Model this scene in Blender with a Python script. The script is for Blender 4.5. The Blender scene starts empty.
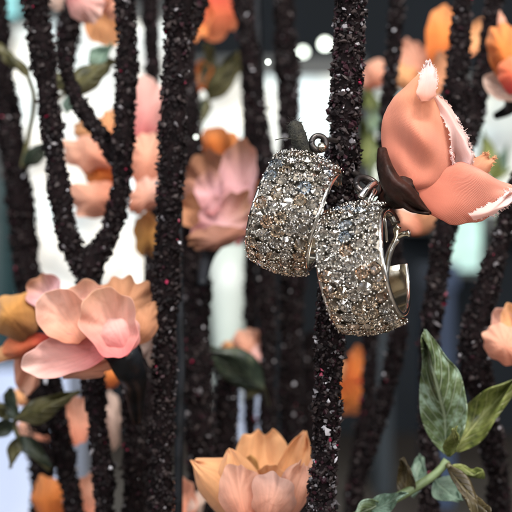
import bpy, math, random
import numpy as np
from mathutils import Vector, Matrix

# ------------------------------------------------------------------ camera, world, lamps, exposure
U = 0.001                      # everything below is written in millimetres
DIST = 200.0                   # camera to the earrings
K = 63.0 / 512.0               # millimetres per photo pixel in the plane of the earrings
sc = bpy.context.scene
COL = sc.collection
random.seed(7)
RNG = np.random.default_rng(11)

cam_d = bpy.data.cameras.new('camera')
cam = bpy.data.objects.new('camera', cam_d)
COL.objects.link(cam)
cam.location = (0, -DIST * U, 0)
cam.rotation_euler = (math.radians(90), 0, 0)
cam_d.sensor_width = 36
cam_d.lens = 36 * DIST / 63.0
cam_d.clip_start = 0.005
cam_d.clip_end = 20
cam_d.dof.use_dof = True
cam_d.dof.focus_distance = (DIST + 0.5) * U
APERTURE = 2.6                 # mm across
cam_d.dof.aperture_fstop = cam_d.lens * 0.001 / (APERTURE * U)
sc.camera = cam

w = bpy.data.worlds.new('World')
sc.world = w
w.use_nodes = True
bg = w.node_tree.nodes['Background']
_N, _L = w.node_tree.nodes, w.node_tree.links
_tc = _N.new('ShaderNodeTexCoord')
_vo = _N.new('ShaderNodeTexVoronoi'); _vo.inputs['Scale'].default_value = 11  # invented bright cells around the scene, added to make the stones sparkle
_L.new(_tc.outputs['Generated'], _vo.inputs['Vector'])
_sp = _N.new('ShaderNodeSeparateXYZ'); _L.new(_vo.outputs['Color'], _sp.inputs[0])
_cr = _N.new('ShaderNodeValToRGB'); _cr.color_ramp.interpolation = 'CONSTANT'
for _i, (_p, _c) in enumerate(((0, (.03, .035, .04)), (.62, (.16, .15, .14)), (.80, (.75, .72, .66)), (.91, (1.5, 1.55, 1.7)))):
    _e = _cr.color_ramp.elements[_i] if _i < 2 else _cr.color_ramp.elements.new(_p)
    _e.position = _p; _e.color = (*_c, 1)
_L.new(_sp.outputs['X'], _cr.inputs['Fac']); _L.new(_cr.outputs['Color'], bg.inputs[0])
bg.inputs[1].default_value = 0.9

def lamp(name, loc, target, size, power, color=(1, 1, 1), shape='DISK'):
    d = bpy.data.lights.new(name, 'AREA')
    d.shape = shape
    d.size = size * U
    d.energy = power
    d.color = color
    o = bpy.data.objects.new(name, d)
    COL.objects.link(o)
    o.location = Vector(loc) * U
    v = Vector(target) * U - o.location
    o.rotation_euler = v.to_track_quat('-Z', 'Y').to_euler()
    return o

lamp('ceiling_lamp', (90, -210, 420), (0, 0, 0), 120, 3.3, (1.0, 0.95, 0.88))
lamp('fill_lamp', (-260, -330, 210), (0, 0, 0), 80, 0.55, (0.95, 0.97, 1.0))  # added fill light from the left, no known lamp there
lamp('fill_lamp', (210, -420, 90), (0, 0, 0), 50, 0.5, (1.0, 0.93, 0.85))  # second added fill, front right
for p, e, c in (((-120, -300, 330), .32, (0.9, 0.95, 1)), ((40, -420, 210), .32, (1, 0.95, 0.88)),
                ((250, -180, 260), .32, (1, 0.9, 0.8)), ((-330, -160, 120), .3, (0.85, 0.93, 1)),
                ((-60, -430, 40), .22, (1, 0.97, 0.92)), ((330, -160, 30), .25, (1, 0.92, 0.84)),
                ((-20, -240, 420), .35, (1, 1, 1)), ((140, -330, 300), .3, (0.92, 0.96, 1))):
    lamp('sparkle_lamp', p, (0, 0, 0), 13, e * 1.0, c)  # small unseen lamps added so the crystal facets sparkle
for p in ((-200, -260, 250), (-60, -360, 270), (110, -400, 150), (180, -270, 210), (-150, -390, 120), (30, -300, 340), (-260, -220, 30), (230, -330, 10), (60, -160, 360), (-90, -180, 300)):
    lamp('sparkle_lamp', p, (0, 0, 0), 8, .11, (.97, .98, 1))  # further tiny lamps, added only for more sparkle

sc.view_settings.view_transform = 'Standard'
sc.view_settings.look = 'None'
sc.view_settings.exposure = 0.1
sc.view_settings.gamma = 1
sc.view_settings.use_curve_mapping = False
sc.render.engine = 'CYCLES'
sc.cycles.use_denoising = True
sc.cycles.max_bounces = 10
sc.cycles.transmission_bounces = 8
sc.cycles.glossy_bounces = 6
sc.cycles.sample_clamp_indirect = 12

# ------------------------------------------------------------------ helpers
def P(px, py, y=0.0):
    """world point in mm seen at photo pixel (px, py) when it lies y mm behind the earrings"""
    if 13 < y < 200: y = 13 + (y - 13) * 1.65
    s = (DIST + y) / DIST
    return np.array(((px - 256) * K * s, y, (256 - py) * K * s))

def mm(px, y=0.0):
    if 13 < y < 200: y = 13 + (y - 13) * 1.65
    return px * K * (DIST + y) / DIST

def tag(o, label=None, cat=None, group=None, kind=None):
    if label: o['label'] = label
    if cat: o['category'] = cat
    if group: o['group'] = group
    if kind: o['kind'] = kind
    return o

def thing(name, loc, label, cat, group=None):
    o = bpy.data.objects.new(name, None)
    COL.objects.link(o)
    o.empty_display_size = 0.003
    o.location = Vector(loc) * U
    return tag(o, label, cat, group)

def build(name, verts, faces, mats, parent=None, fmat=None, smooth=True, uv=None, origin=None):
    """one mesh object; verts are world millimetres"""
    if origin is None:
        root = parent
        while root is not None and root.parent is not None: root = root.parent
        origin = np.array(root.location) / U if root is not None else np.zeros(3)
    v = (np.asarray(verts, float) - origin) * U
    me = bpy.data.meshes.new(name)
    me.from_pydata(v.tolist(), [], faces if isinstance(faces, list) else faces.tolist())
    for m in (mats if isinstance(mats, (list, tuple)) else [mats]):
        me.materials.append(m)
    if fmat is not None:
        me.polygons.foreach_set('material_index', np.asarray(fmat, np.int32))
    me.polygons.foreach_set('use_smooth', np.full(len(me.polygons), smooth) if isinstance(smooth, bool) else np.asarray(smooth))
    if uv is not None:
        lay = me.uv_layers.new(name='UVMap')
        idx = np.empty(len(me.loops), np.int32)
        me.loops.foreach_get('vertex_index', idx)
        lay.data.foreach_set('uv', np.asarray(uv, np.float32)[idx].ravel())
    me.update()
    o = bpy.data.objects.new(name, me)
    COL.objects.link(o)
    if parent is not None:
        o.parent = parent
    else:
        o.location = Vector(origin) * U
    return o

def spline(pts, n):
    """Catmull-Rom through pts, n samples evenly spread along the length"""
    p = np.asarray(pts, float)
    if len(p) == 2:
        t = np.linspace(0, 1, n)[:, None]
        return p[0] * (1 - t) + p[1] * t
    q = np.vstack([2 * p[0] - p[1], p, 2 * p[-1] - p[-2]])
    out = []
    for i in range(1, len(q) - 2):
        a, b, c, d = q[i - 1], q[i], q[i + 1], q[i + 2]
        for t in np.linspace(0, 1, 24, endpoint=False):
            out.append(0.5 * (2 * b + (c - a) * t + (2 * a - 5 * b + 4 * c - d) * t * t + (3 * b - a - 3 * c + d) * t ** 3))
    out.append(p[-1])
    out = np.array(out)
    L = np.r_[0, np.cumsum(np.linalg.norm(np.diff(out[:, :3], axis=0), axis=1))]
    s = np.linspace(0, L[-1], n)
    return np.stack([np.interp(s, L, out[:, k]) for k in range(out.shape[1])], 1)

def frames(c):
    t = np.gradient(c, axis=0)
    t /= np.linalg.norm(t, axis=1)[:, None] + 1e-12
    ref = np.array((0, 1.0, 0)) if abs(t[:, 1]).max() < .9 else np.array((1.0, 0, 0.3))
    a = np.cross(t, ref); a /= np.linalg.norm(a, axis=1)[:, None] + 1e-12
    b = np.cross(t, a)
    return t, a, b

def tube(c, r, ns=12, cap=True):
    c = np.asarray(c, float); n = len(c)
    r = np.broadcast_to(np.asarray(r, float), (n,))
    t, a, b = frames(c)
    ang = np.linspace(0, 2 * math.pi, ns, endpoint=False)
    v = c[:, None] + r[:, None, None] * (np.cos(ang)[None, :, None] * a[:, None] + np.sin(ang)[None, :, None] * b[:, None])
    f = [[i * ns + j, i * ns + (j + 1) % ns, (i + 1) * ns + (j + 1) % ns, (i + 1) * ns + j] for i in range(n - 1) for j in range(ns)]
    if cap:
        f.append(list(range(ns))[::-1]); f.append([(n - 1) * ns + j for j in range(ns)])
    return v.reshape(-1, 3), f

def join(*parts):
    V, F, n = [], [], 0
    for v, f in parts:
        V.append(np.asarray(v)); F += [[i + n for i in q] for q in f]; n += len(v)
    return np.vstack(V), F

OCT_F = np.array(((0, 2, 4), (2, 1, 4), (1, 3, 4), (3, 0, 4), (2, 0, 5), (1, 2, 5), (3, 1, 5), (0, 3, 5)))
OCT_V = np.array(((1, 0, 0), (-1, 0, 0), (0, 1, 0), (0, -1, 0), (0, 0, 1), (0, 0, -1)), float)

def grains(centres, sizes, flat=0.6, jit=0.17):
    """many small irregular chips as one vertex/face array"""
    n = len(centres)
    v = OCT_V[None] + RNG.normal(0, jit, (n, 6, 3))
    sc3 = np.stack([RNG.uniform(.7, 1.5, n), RNG.uniform(.6, 1.1, n), RNG.uniform(.3, 1, n) * flat * 1.6], 1)
    v = v * sc3[:, None] * np.asarray(sizes)[:, None, None]
    q = RNG.normal(size=(n, 4)); q /= np.linalg.norm(q, axis=1)[:, None]
    x, y, z, s = q.T
    R = np.stack([1 - 2 * (y * y + z * z), 2 * (x * y - z * s), 2 * (x * z + y * s), 2 * (x * y + z * s), 1 - 2 * (x * x + z * z),
                  2 * (y * z - x * s), 2 * (x * z - y * s), 2 * (y * z + x * s), 1 - 2 * (x * x + y * y)], 1).reshape(n, 3, 3)
    v = np.einsum('nij,nkj->nki', R, v) + np.asarray(centres)[:, None]
    f = (OCT_F[None] + (np.arange(n) * 6)[:, None, None]).reshape(-1, 3)
    return v.reshape(-1, 3), f

# ------------------------------------------------------------------ materials
def mat(name, color=(.5, .5, .5), rough=.5, metal=0.0, **kw):
    m = bpy.data.materials.new(name)
    m.use_nodes = True
    b = m.node_tree.nodes['Principled BSDF']
    b.inputs['Base Color'].default_value = (*color, 1)
    b.inputs['Roughness'].default_value = rough
    b.inputs['Metallic'].default_value = metal
    for k, v in kw.items():
        b.inputs[k.replace('_', ' ')].default_value = v
    return m

def nodes(m):
    return m.node_tree.nodes, m.node_tree.links, m.node_tree.nodes['Principled BSDF']

def noisy(m, c1, c2, scale, bump=0.0, detail=4, lo=.35, hi=.65, bscale=None):
    N, L, b = nodes(m)
    tc = N.new('ShaderNodeTexCoord')
    n = N.new('ShaderNodeTexNoise'); n.inputs['Scale'].default_value = scale; n.inputs['Detail'].default_value = detail
    L.new(tc.outputs['Object'], n.inputs['Vector'])
    r = N.new('ShaderNodeValToRGB')
    r.color_ramp.elements[0].position = lo; r.color_ramp.elements[0].color = (*c1, 1)
    r.color_ramp.elements[1].position = hi; r.color_ramp.elements[1].color = (*c2, 1)
    L.new(n.outputs['Fac'], r.inputs['Fac']); L.new(r.outputs['Color'], b.inputs['Base Color'])
    if bump:
        n2 = N.new('ShaderNodeTexNoise'); n2.inputs['Scale'].default_value = bscale or scale * 4
        L.new(tc.outputs['Object'], n2.inputs['Vector'])
        bp = N.new('ShaderNodeBump'); bp.inputs['Strength'].default_value = bump; bp.inputs['Distance'].default_value = 0.0002
        L.new(n2.outputs['Fac'], bp.inputs['Height']); L.new(bp.outputs['Normal'], b.inputs['Normal'])
    return m

M = {}
M['bark'] = noisy(mat('twig_core', rough=.9, **{'Specular IOR Level': .08}), (.002, .0013, .0016), (.008, .0045, .005), 900, .8)
M['coal'] = noisy(mat('chip_black', rough=.65, **{'Specular IOR Level': .16}), (.002, .0013, .0016), (.010, .006, .007), 700)
M['slate'] = mat('chip_slate', (.026, .018, .018), .6, **{'Specular IOR Level': .25})
M['plum'] = mat('chip_plum', (.020, .006, .010), .5, **{'Specular IOR Level': .2})
M['grey'] = mat('chip_grey', (.13, .12, .13), .5)
M['pale'] = mat('chip_pale', (.46, .45, .49), .4)
M['crimson'] = mat('chip_crimson', (.22, .008, .04), .45)
CHIPS = [M['bark'], M['coal'], M['slate'], M['plum'], M['grey'], M['pale'], M['crimson']]
M['silver'] = noisy(mat('silver', rough=.16, metal=1.0), (.72, .70, .66), (.88, .87, .84), 400, .05)
M['gold_wash'] = noisy(mat('warm_silver', rough=.14, metal=1.0), (.70, .62, .46), (.85, .80, .68), 300, .04)
M['oxide'] = mat('oxidised_silver', (.16, .145, .125), .35, 1.0)
M['bead'] = mat('bead_silver', (.66, .63, .58), .18, 1.0)
M['setting'] = mat('setting_silver', (.24, .22, .19), .3, 1.0)
M['wire'] = noisy(mat('dark_wire', rough=.3, metal=.6), (.02, .018, .02), (.06, .05, .045), 500, .2)
M['sepal'] = noisy(mat('sepal', rough=.5, **{'Specular IOR Level': .14}), (.003, .002, .0015), (.030, .010, .007), 260, .8)
M['stem_black'] = noisy(mat('coated_stem', rough=.42, **{'Specular IOR Level': .2}), (.003, .004, .005), (.012, .014, .018), 250, .2)
M['moss'] = noisy(mat('fuzzy_stub', rough=.9), (.004, .004, .003), (.024, .022, .014), 900, .9)

def crystal_mats():
    out = []
    for name, film, tint in (('clear', 0, (1, .975, .94)), ('champagne', 0, (1, .92, .82)), ('smoky', 0, (.95, .83, .72)), ('blue_glint', 0, (.90, .95, 1))):  # last tint paints bluish glints into whole stones
        g = mat('crystal_' + name, tint, .0, 0.0)
        b = g.node_tree.nodes['Principled BSDF']
        b.inputs['Transmission Weight'].default_value = 1
        b.inputs['IOR'].default_value = 1.95
        f = mat('foil_' + name, tuple(np.array(tint) * .99), .03, 1.0)
        out.append((g, f))
    return out
CRY = crystal_mats()

def petal_mat(name, c0, c1, c2, weave=0.0, trans=.52, blotch=.5):
    """dyed fabric, with some highlight and shading put into the gradient: c0 at the base, c1 in the middle, c2 at the edge"""
    m = bpy.data.materials.new(name); m.use_nodes = True
    N, L, b = nodes(m)
    b.inputs['Roughness'].default_value = .72
    b.inputs['Sheen Weight'].default_value = .25
    b.inputs['Specular IOR Level'].default_value = .25
    uv = N.new('ShaderNodeUVMap')
    sep = N.new('ShaderNodeSeparateXYZ'); L.new(uv.outputs['UV'], sep.inputs[0])
    tc = N.new('ShaderNodeTexCoord')
    nz = N.new('ShaderNodeTexNoise'); nz.inputs['Scale'].default_value = 130; nz.inputs['Detail'].default_value = 3
    L.new(tc.outputs['Object'], nz.inputs['Vector'])
    ma = N.new('ShaderNodeMath'); ma.operation = 'MULTIPLY_ADD'; ma.inputs[1].default_value = blotch
    sb = N.new('ShaderNodeMath'); sb.operation = 'SUBTRACT'; sb.inputs[1].default_value = .5
    L.new(nz.outputs['Fac'], sb.inputs[0]); L.new(sb.outputs[0], ma.inputs[0]); L.new(sep.outputs['Y'], ma.inputs[2])
    r = N.new('ShaderNodeValToRGB')
    r.color_ramp.elements[0].position = .05; r.color_ramp.elements[0].color = (*c0, 1)
    r.color_ramp.elements[1].position = .95; r.color_ramp.elements[1].color = (*c2, 1)
    e = r.color_ramp.elements.new(.5); e.color = (*c1, 1)
    L.new(ma.outputs[0], r.inputs['Fac'])
    # long dye streaks from base to edge
    mp = N.new('ShaderNodeMapping'); mp.inputs['Scale'].default_value = (16, 1.2, 1); L.new(uv.outputs['UV'], mp.inputs[0])
    n3 = N.new('ShaderNodeTexNoise'); n3.inputs['Scale'].default_value = 1; n3.inputs['Detail'].default_value = 4; L.new(mp.outputs[0], n3.inputs['Vector'])
    hs = N.new('ShaderNodeHueSaturation'); L.new(r.outputs['Color'], hs.inputs['Color'])
    mr = N.new('ShaderNodeMapRange'); mr.inputs[1].default_value = .3; mr.inputs[2].default_value = .7; mr.inputs[3].default_value = .96 if weave else .88; mr.inputs[4].default_value = 1.02 if weave else 1.06
    L.new(n3.outputs['Fac'], mr.inputs[0]); L.new(mr.outputs[0], hs.inputs['Value'])
    L.new(hs.outputs[0], b.inputs['Base Color'])
    height = n3.outputs['Fac']; dist = .0004
    if weave:
        w1 = N.new('ShaderNodeTexWave'); w1.wave_type = 'BANDS'; w1.bands_direction = 'DIAGONAL'; w1.inputs['Scale'].default_value = weave
        w1.inputs['Distortion'].default_value = 2.6; w1.inputs['Detail'].default_value = 1; w1.inputs['Detail Scale'].default_value = .6
        w2 = N.new('ShaderNodeTexWave'); w2.wave_type = 'BANDS'; w2.bands_direction = 'X'; w2.inputs['Scale'].default_value = weave * 1.3
        L.new(uv.outputs['UV'], w1.inputs[0]); L.new(uv.outputs['UV'], w2.inputs[0])
        ad = N.new('ShaderNodeMath'); ad.operation = 'MULTIPLY_ADD'; ad.inputs[1].default_value = .35
        L.new(w2.outputs['Fac'], ad.inputs[0]); L.new(w1.outputs['Fac'], ad.inputs[2])
        bp = N.new('ShaderNodeBump'); bp.inputs['Strength'].default_value = .45; bp.inputs['Distance'].default_value = .00006
        L.new(ad.outputs[0], bp.inputs['Height'])
        bp2 = N.new('ShaderNodeBump'); bp2.inputs['Strength'].default_value = .04; bp2.inputs['Distance'].default_value = dist
        L.new(height, bp2.inputs['Height']); L.new(bp2.outputs[0], bp.inputs['Normal'])
        nrm = bp.outputs[0]
        wm = N.new('ShaderNodeMapRange'); wm.inputs[3].default_value = .84; wm.inputs[4].default_value = 1.04
        L.new(w1.outputs['Fac'], wm.inputs[0])
        wx = N.new('ShaderNodeMix'); wx.data_type = 'RGBA'; wx.blend_type = 'MULTIPLY'; wx.inputs[0].default_value = 1
        L.new(hs.outputs[0], wx.inputs[6]); L.new(wm.outputs[0], wx.inputs[7])
        L.new(wx.outputs[2], b.inputs['Base Color'])
    else:
        bp = N.new('ShaderNodeBump'); bp.inputs['Strength'].default_value = .15; bp.inputs['Distance'].default_value = dist
        L.new(height, bp.inputs['Height'])
        n4 = N.new('ShaderNodeTexNoise'); n4.inputs['Scale'].default_value = 420; n4.inputs['Detail'].default_value = 4; n4.inputs['Distortion'].default_value = 1.0
        L.new(tc.outputs['Object'], n4.inputs['Vector'])
        bq = N.new('ShaderNodeBump'); bq.inputs['Strength'].default_value = .35; bq.inputs['Distance'].default_value = .0006
        L.new(n4.outputs['Fac'], bq.inputs['Height']); L.new(bp.outputs[0], bq.inputs['Normal']); nrm = bq.outputs[0]
    L.new(nrm, b.inputs['Normal'])
    t = N.new('ShaderNodeBsdfTranslucent'); L.new(hs.outputs[0], t.inputs['Color']); L.new(nrm, t.inputs['Normal'])
    mx = N.new('ShaderNodeMixShader'); mx.inputs[0].default_value = trans
    L.new(b.outputs[0], mx.inputs[1]); L.new(t.outputs[0], mx.inputs[2])
    L.new(mx.outputs[0], N['Material Output'].inputs['Surface'])
    return m

PT = {
    'coral': petal_mat('petal_coral', (.58, .17, .11), (.76, .32, .21), (.82, .43, .24), 40),
    'coral_low': petal_mat('petal_coral_deep', (.52, .13, .08), (.74, .27, .18), (.82, .42, .32), 40),
    'fray': petal_mat('petal_fray', (.88, .60, .54), (.88, .66, .62), (.90, .72, .70), 34, .5),
    'fray_tip': petal_mat('petal_fray_tip', (.80, .36, .26), (.88, .62, .58), (.90, .74, .72), 34, .5),
    'pink': petal_mat('petal_pink', (.62, .24, .14), (.80, .46, .34), (.82, .56, .47)),  # dye plus a painted range from pale highlight to brown shade
    'rose': petal_mat('petal_rose', (.74, .22, .22), (.80, .44, .40), (.82, .58, .52)),
    'blush': petal_mat('petal_blush', (.78, .24, .24), (.80, .46, .38), (.74, .46, .32)),
    'brown': petal_mat('petal_tan', (.58, .26, .14), (.66, .33, .18), (.55, .28, .15)),
    'mauve': petal_mat('petal_mauve', (.56, .24, .24), (.80, .50, .52), (.50, .26, .16)),
    'tan_mauve': petal_mat('petal_tan_mauve', (.40, .17, .11), (.50, .25, .18), (.42, .20, .11)),
    'ochre': petal_mat('petal_ochre', (.36, .14, .05), (.60, .30, .08), (.66, .37, .13)),
    'orange': petal_mat('petal_orange', (.72, .18, .04), (.84, .30, .07), (.84, .38, .14)),
    'apricot': petal_mat('petal_apricot', (.80, .34, .17), (.85, .48, .23), (.86, .52, .27)),
    'peach': petal_mat('petal_peach', (.78, .30, .18), (.85, .46, .32), (.86, .54, .40)),
    'red': petal_mat('petal_red', (.66, .07, .06), (.78, .20, .09), (.80, .30, .14)),
    'cream': petal_mat('petal_cream', (.60, .42, .34), (.72, .54, .46), (.74, .58, .50)),
}

def leaf_mat(name, c0, c1, vein, pat):
    m = bpy.data.materials.new(name); m.use_nodes = True
    N, L, b = nodes(m)
    b.inputs['Roughness'].default_value = .42
    uv = N.new('ShaderNodeUVMap'); sep = N.new('ShaderNodeSeparateXYZ'); L.new(uv.outputs['UV'], sep.inputs[0])
    tc = N.new('ShaderNodeTexCoord')
    nz = N.new('ShaderNodeTexNoise'); nz.inputs['Scale'].default_value = 380; nz.inputs['Detail'].default_value = 8; nz.inputs['Roughness'].default_value = .62; L.new(tc.outputs['Object'], nz.inputs['Vector'])
    r = N.new('ShaderNodeValToRGB')
    r.color_ramp.elements[0].position = .36; r.color_ramp.elements[0].color = (*c0, 1)
    r.color_ramp.elements[1].position = .62; r.color_ramp.elements[1].color = (*pat, 1)
    e = r.color_ramp.elements.new(.49); e.color = (*c1, 1)
    L.new(nz.outputs['Fac'], r.inputs['Fac'])
    # veins: |u-.5| skewed along v
    s1 = N.new('ShaderNodeMath'); s1.operation = 'SUBTRACT'; s1.inputs[1].default_value = .5; L.new(sep.outputs['X'], s1.inputs[0])
    ab = N.new('ShaderNodeMath'); ab.operation = 'ABSOLUTE'; L.new(s1.outputs[0], ab.inputs[0])
    sk = N.new('ShaderNodeMath'); sk.operation = 'MULTIPLY_ADD'; sk.inputs[1].default_value = -.75; L.new(ab.outputs[0], sk.inputs[0]); L.new(sep.outputs['Y'], sk.inputs[2])
    mu = N.new('ShaderNodeMath'); mu.operation = 'MULTIPLY'; mu.inputs[1].default_value = 48; L.new(sk.outputs[0], mu.inputs[0])
    sn = N.new('ShaderNodeMath'); sn.operation = 'SINE'; L.new(mu.outputs[0], sn.inputs[0])
    ls = N.new('ShaderNodeMapRange'); ls.inputs[1].default_value = .72; ls.inputs[2].default_value = 1; L.new(sn.outputs[0], ls.inputs[0])
    mid = N.new('ShaderNodeMapRange'); mid.inputs[1].default_value = .045; mid.inputs[2].default_value = .015; L.new(ab.outputs[0], mid.inputs[0])
    mxv = N.new('ShaderNodeMath'); mxv.operation = 'MAXIMUM'; L.new(ls.outputs[0], mxv.inputs[0]); L.new(mid.outputs[0], mxv.inputs[1])
    hf = N.new('ShaderNodeMath'); hf.operation = 'MULTIPLY'; hf.inputs[1].default_value = .55; L.new(mxv.outputs[0], hf.inputs[0])
    mix = N.new('ShaderNodeMix'); mix.data_type = 'RGBA'; L.new(hf.outputs[0], mix.inputs[0]); L.new(r.outputs['Color'], mix.inputs[6]); mix.inputs[7].default_value = (*vein, 1)
    L.new(mix.outputs[2], b.inputs['Base Color'])
    bp = N.new('ShaderNodeBump'); bp.inputs['Strength'].default_value = .8; bp.inputs['Distance'].default_value = .00025; bp.invert = True
    L.new(mxv.outputs[0], bp.inputs['Height']); L.new(bp.outputs[0], b.inputs['Normal'])
    t = N.new('ShaderNodeBsdfTranslucent'); L.new(mix.outputs[2], t.inputs['Color'])
    mx = N.new('ShaderNodeMixShader'); mx.inputs[0].default_value = .2
    L.new(b.outputs[0], mx.inputs[1]); L.new(t.outputs[0], mx.inputs[2]); L.new(mx.outputs[0], N['Material Output'].inputs['Surface'])
    return m

LF = {
    'teal': leaf_mat('leaf_teal', (.025, .045, .018), (.10, .14, .055), (.40, .48, .34), (.32, .44, .34)),
    'green': leaf_mat('leaf_green', (.035, .05, .012), (.14, .17, .04), (.36, .38, .16), (.26, .29, .10)),
    'olive': leaf_mat('leaf_olive', (.02, .022, .008), (.07, .065, .022), (.17, .15, .06), (.12, .11, .05)),
    'dark': leaf_mat('leaf_dark', (.006, .012, .008), (.02, .032, .02), (.06, .08, .05), (.05, .06, .035)),
    'brown': leaf_mat('leaf_brown', (.02, .016, .008), (.055, .04, .018), (.16, .13, .06), (.09, .07, .03)),
    'sage': leaf_mat('leaf_sage', (.05, .09, .06), (.12, .19, .14), (.30, .40, .30), (.22, .32, .25)),
}
M['stem_green'] = noisy(mat('stem_green', rough=.5), (.05, .075, .025), (.20, .27, .13), 220, .6)
M['stem_olive'] = noisy(mat('stem_olive', rough=.5), (.03, .03, .012), (.12, .11, .045), 220, .6)

# ------------------------------------------------------------------ the setting
DEPTH = 900.0
FLOOR_Z = P(0, 440, DEPTH)[2]

def sheet(name, x0, x1, z0, z1, y, m):
    v = [(x0, y, z0), (x1, y, z0), (x1, y, z1), (x0, y, z1)]
    return build(name, v, [[0, 1, 2, 3]], m, smooth=False)

M['wall'] = noisy(mat('wall_paint', rough=.8), (.005, .010, .016), (.011, .018, .027), 6)
M['counter'] = noisy(mat('counter_top', rough=.55), (.055, .042, .033), (.10, .08, .064), 12, .2)
o = sheet('wall', -2600, 2600, FLOOR_Z, 1500, DEPTH + 40, M['wall']); tag(o, kind='structure')
o = build('counter', [(-2600, -700, FLOOR_Z), (2600, -700, FLOOR_Z), (2600, DEPTH + 40, FLOOR_Z), (-2600, DEPTH + 40, FLOOR_Z)], [[0, 1, 2, 3]], M['counter'], smooth=False)
tag(o, kind='structure')

def glow(name, c, s):
    m = bpy.data.materials.new(name); m.use_nodes = True
    N, L, b = nodes(m)
    b.inputs['Base Color'].default_value = (.6, .6, .6, 1); b.inputs['Emission Color'].default_value = (*c, 1); b.inputs['Emission Strength'].default_value = s
    tc = N.new('ShaderNodeTexCoord'); n = N.new('ShaderNodeTexNoise'); n.inputs['Scale'].default_value = 30; n.inputs['Detail'].default_value = 4
    L.new(tc.outputs['Object'], n.inputs['Vector'])
    mr = N.new('ShaderNodeMapRange'); mr.inputs[3].default_value = s * .35; mr.inputs[4].default_value = s * 1.3; mr.inputs[1].default_value = .36; mr.inputs[2].default_value = .58
    L.new(n.outputs['Fac'], mr.inputs[0]); L.new(mr.outputs[0], b.inputs['Emission Strength'])
    n2 = N.new('ShaderNodeTexNoise'); n2.inputs['Scale'].default_value = 22; n2.inputs['Detail'].default_value = 2
    mp = N.new('ShaderNodeMapping'); mp.inputs['Location'].default_value = (3, 5, 7); L.new(tc.outputs['Object'], mp.inputs[0]); L.new(mp.outputs[0], n2.inputs['Vector'])
    r = N.new('ShaderNodeValToRGB'); c = np.array(c)
    r.color_ramp.elements[0].position = .36; r.color_ramp.elements[0].color = (*(c * np.array((.74, .90, .96))), 1)
    r.color_ramp.elements[1].position = .62; r.color_ramp.elements[1].color = (*(c * np.array((1, .95, .84))), 1)
    L.new(n2.outputs['Fac'], r.inputs['Fac']); L.new(r.outputs['Color'], b.inputs['Emission Color'])
    return m

def box(x0, x1, y0, y1, z0, z1):
    v = [(x, y, z) for x in (x0, x1) for y in (y0, y1) for z in (z0, z1)]
    f = [[0, 1, 3, 2], [4, 6, 7, 5], [0, 4, 5, 1], [2, 3, 7, 6], [0, 2, 6, 4], [1, 5, 7, 3]]
    return np.array(v, float), f

M['frame'] = noisy(mat('window_frame', rough=.4), (.05, .06, .06), (.10, .11, .11), 20)
def window(px0, py0, px1, py1, color, s, label, bars=1):
    y = DEPTH
    a, b = P(px0, py1, y), P(px1, py0, y)
    t = thing('window', ((a[0] + b[0]) / 2, y, a[2]), label, 'window')
    fw = 12
    parts = [box(a[0] - fw, b[0] + fw, y - 8, y + 38, b[2], b[2] + fw), box(a[0] - fw, b[0] + fw, y - 8, y + 38, a[2] - fw, a[2]),
             box(a[0] - fw, a[0], y - 7, y + 38, a[2], b[2]), box(b[0], b[0] + fw, y - 7, y + 38, a[2], b[2])]
    build('frame', *join(*parts), M['frame'], t, smooth=False)
    build('pane', *box(a[0], b[0], y + 4, y + 12, a[2], b[2]), glow('daylight_pane', color, s), t, smooth=False)
window(10, 22, 168, 292, (1, .985, .95), 1.1, 'tall bright window shining white behind the twigs on the left')
window(196, 76, 346, 228, (.98, 1, .96), 1.2, 'white daylit window just left of the thickest twig, behind the two earrings')
window(372, 92, 640, 214, (.90, 1, .96), .66, 'pale greenish window behind the twigs on the right, dimmer than the others')

M['cyan'] = glow('cyan_screen', (0.0, .62, .72), 1.0)
M['teal_glow'] = glow('teal_screen', (.36, .78, .74), .9)
def screen(px0, py0, px1, py1, m, label, y=DEPTH - 60):
    a, b = P(px0, py1, y), P(px1, py0, y)
    t = thing('lit_screen', ((a[0] + b[0]) / 2, y, a[2]), label, 'screen')
    build('casing', *box(a[0] - 4, b[0] + 4, y + 1, y + 16, a[2] - 4, b[2] + 4), M['frame'], t, smooth=False)
    build('display', *box(a[0], b[0], y - 2, y + 5, a[2], b[2]), m, t, smooth=False)
screen(-40, -30, 19, 17, M['cyan'], 'small glowing cyan screen in the top left corner')
screen(444, 218, 480, 270, M['teal_glow'], 'soft teal lit screen beside the slanting twig, below the coral flower')

# pale boxes and a vase standing on the counter
M['card'] = noisy(mat('pale_card', rough=.6), (.50, .60, .85), (.68, .76, .95), 14)
M['lid'] = noisy(mat('teal_lid', rough=.5), (.008, .025, .028), (.016, .045, .05), 20)
M['porcelain'] = noisy(mat('porcelain', rough=.25), (.50, .62, .55), (.74, .80, .76), 30)
def carton(px0, px1, py0, y, label, m='card'):
    a, b = P(px0, py0, y), P(px1, py0, y)
    z0 = FLOOR_Z
    h = a[2] - z0
    t = thing('carton', ((a[0] + b[0]) / 2, y + 40, z0), label, 'box')
    build('body', *box(a[0], b[0], y, y + 80, z0 + .5, z0 + h * .9), M[m], t, smooth=False)
    build('lid', *box(a[0] - 2, b[0] + 2, y - 2, y + 82, z0 + h * .9, z0 + h), M[m], t, smooth=False)
carton(-60, 62, 372, 330, 'pale blue box at the lower left behind the green leaves')
M['blue'] = noisy(mat('blue_card', rough=.6), (.02, .04, .09), (.035, .07, .15), 14)
M['slate_card'] = noisy(mat('slate_card', rough=.6), (.014, .024, .034), (.024, .038, .05), 14)
carton(436, 454, 264, 600, 'narrow blue box glimpsed between the two dark twigs below the coral flower', 'blue')
carton(376, 392, 300, 640, 'dim slate coloured box behind the thin twig, above the lower right leaves', 'slate_card')
carton(222, 262, 398, 560, 'small pale blue box low in the middle behind the twigs')
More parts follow.
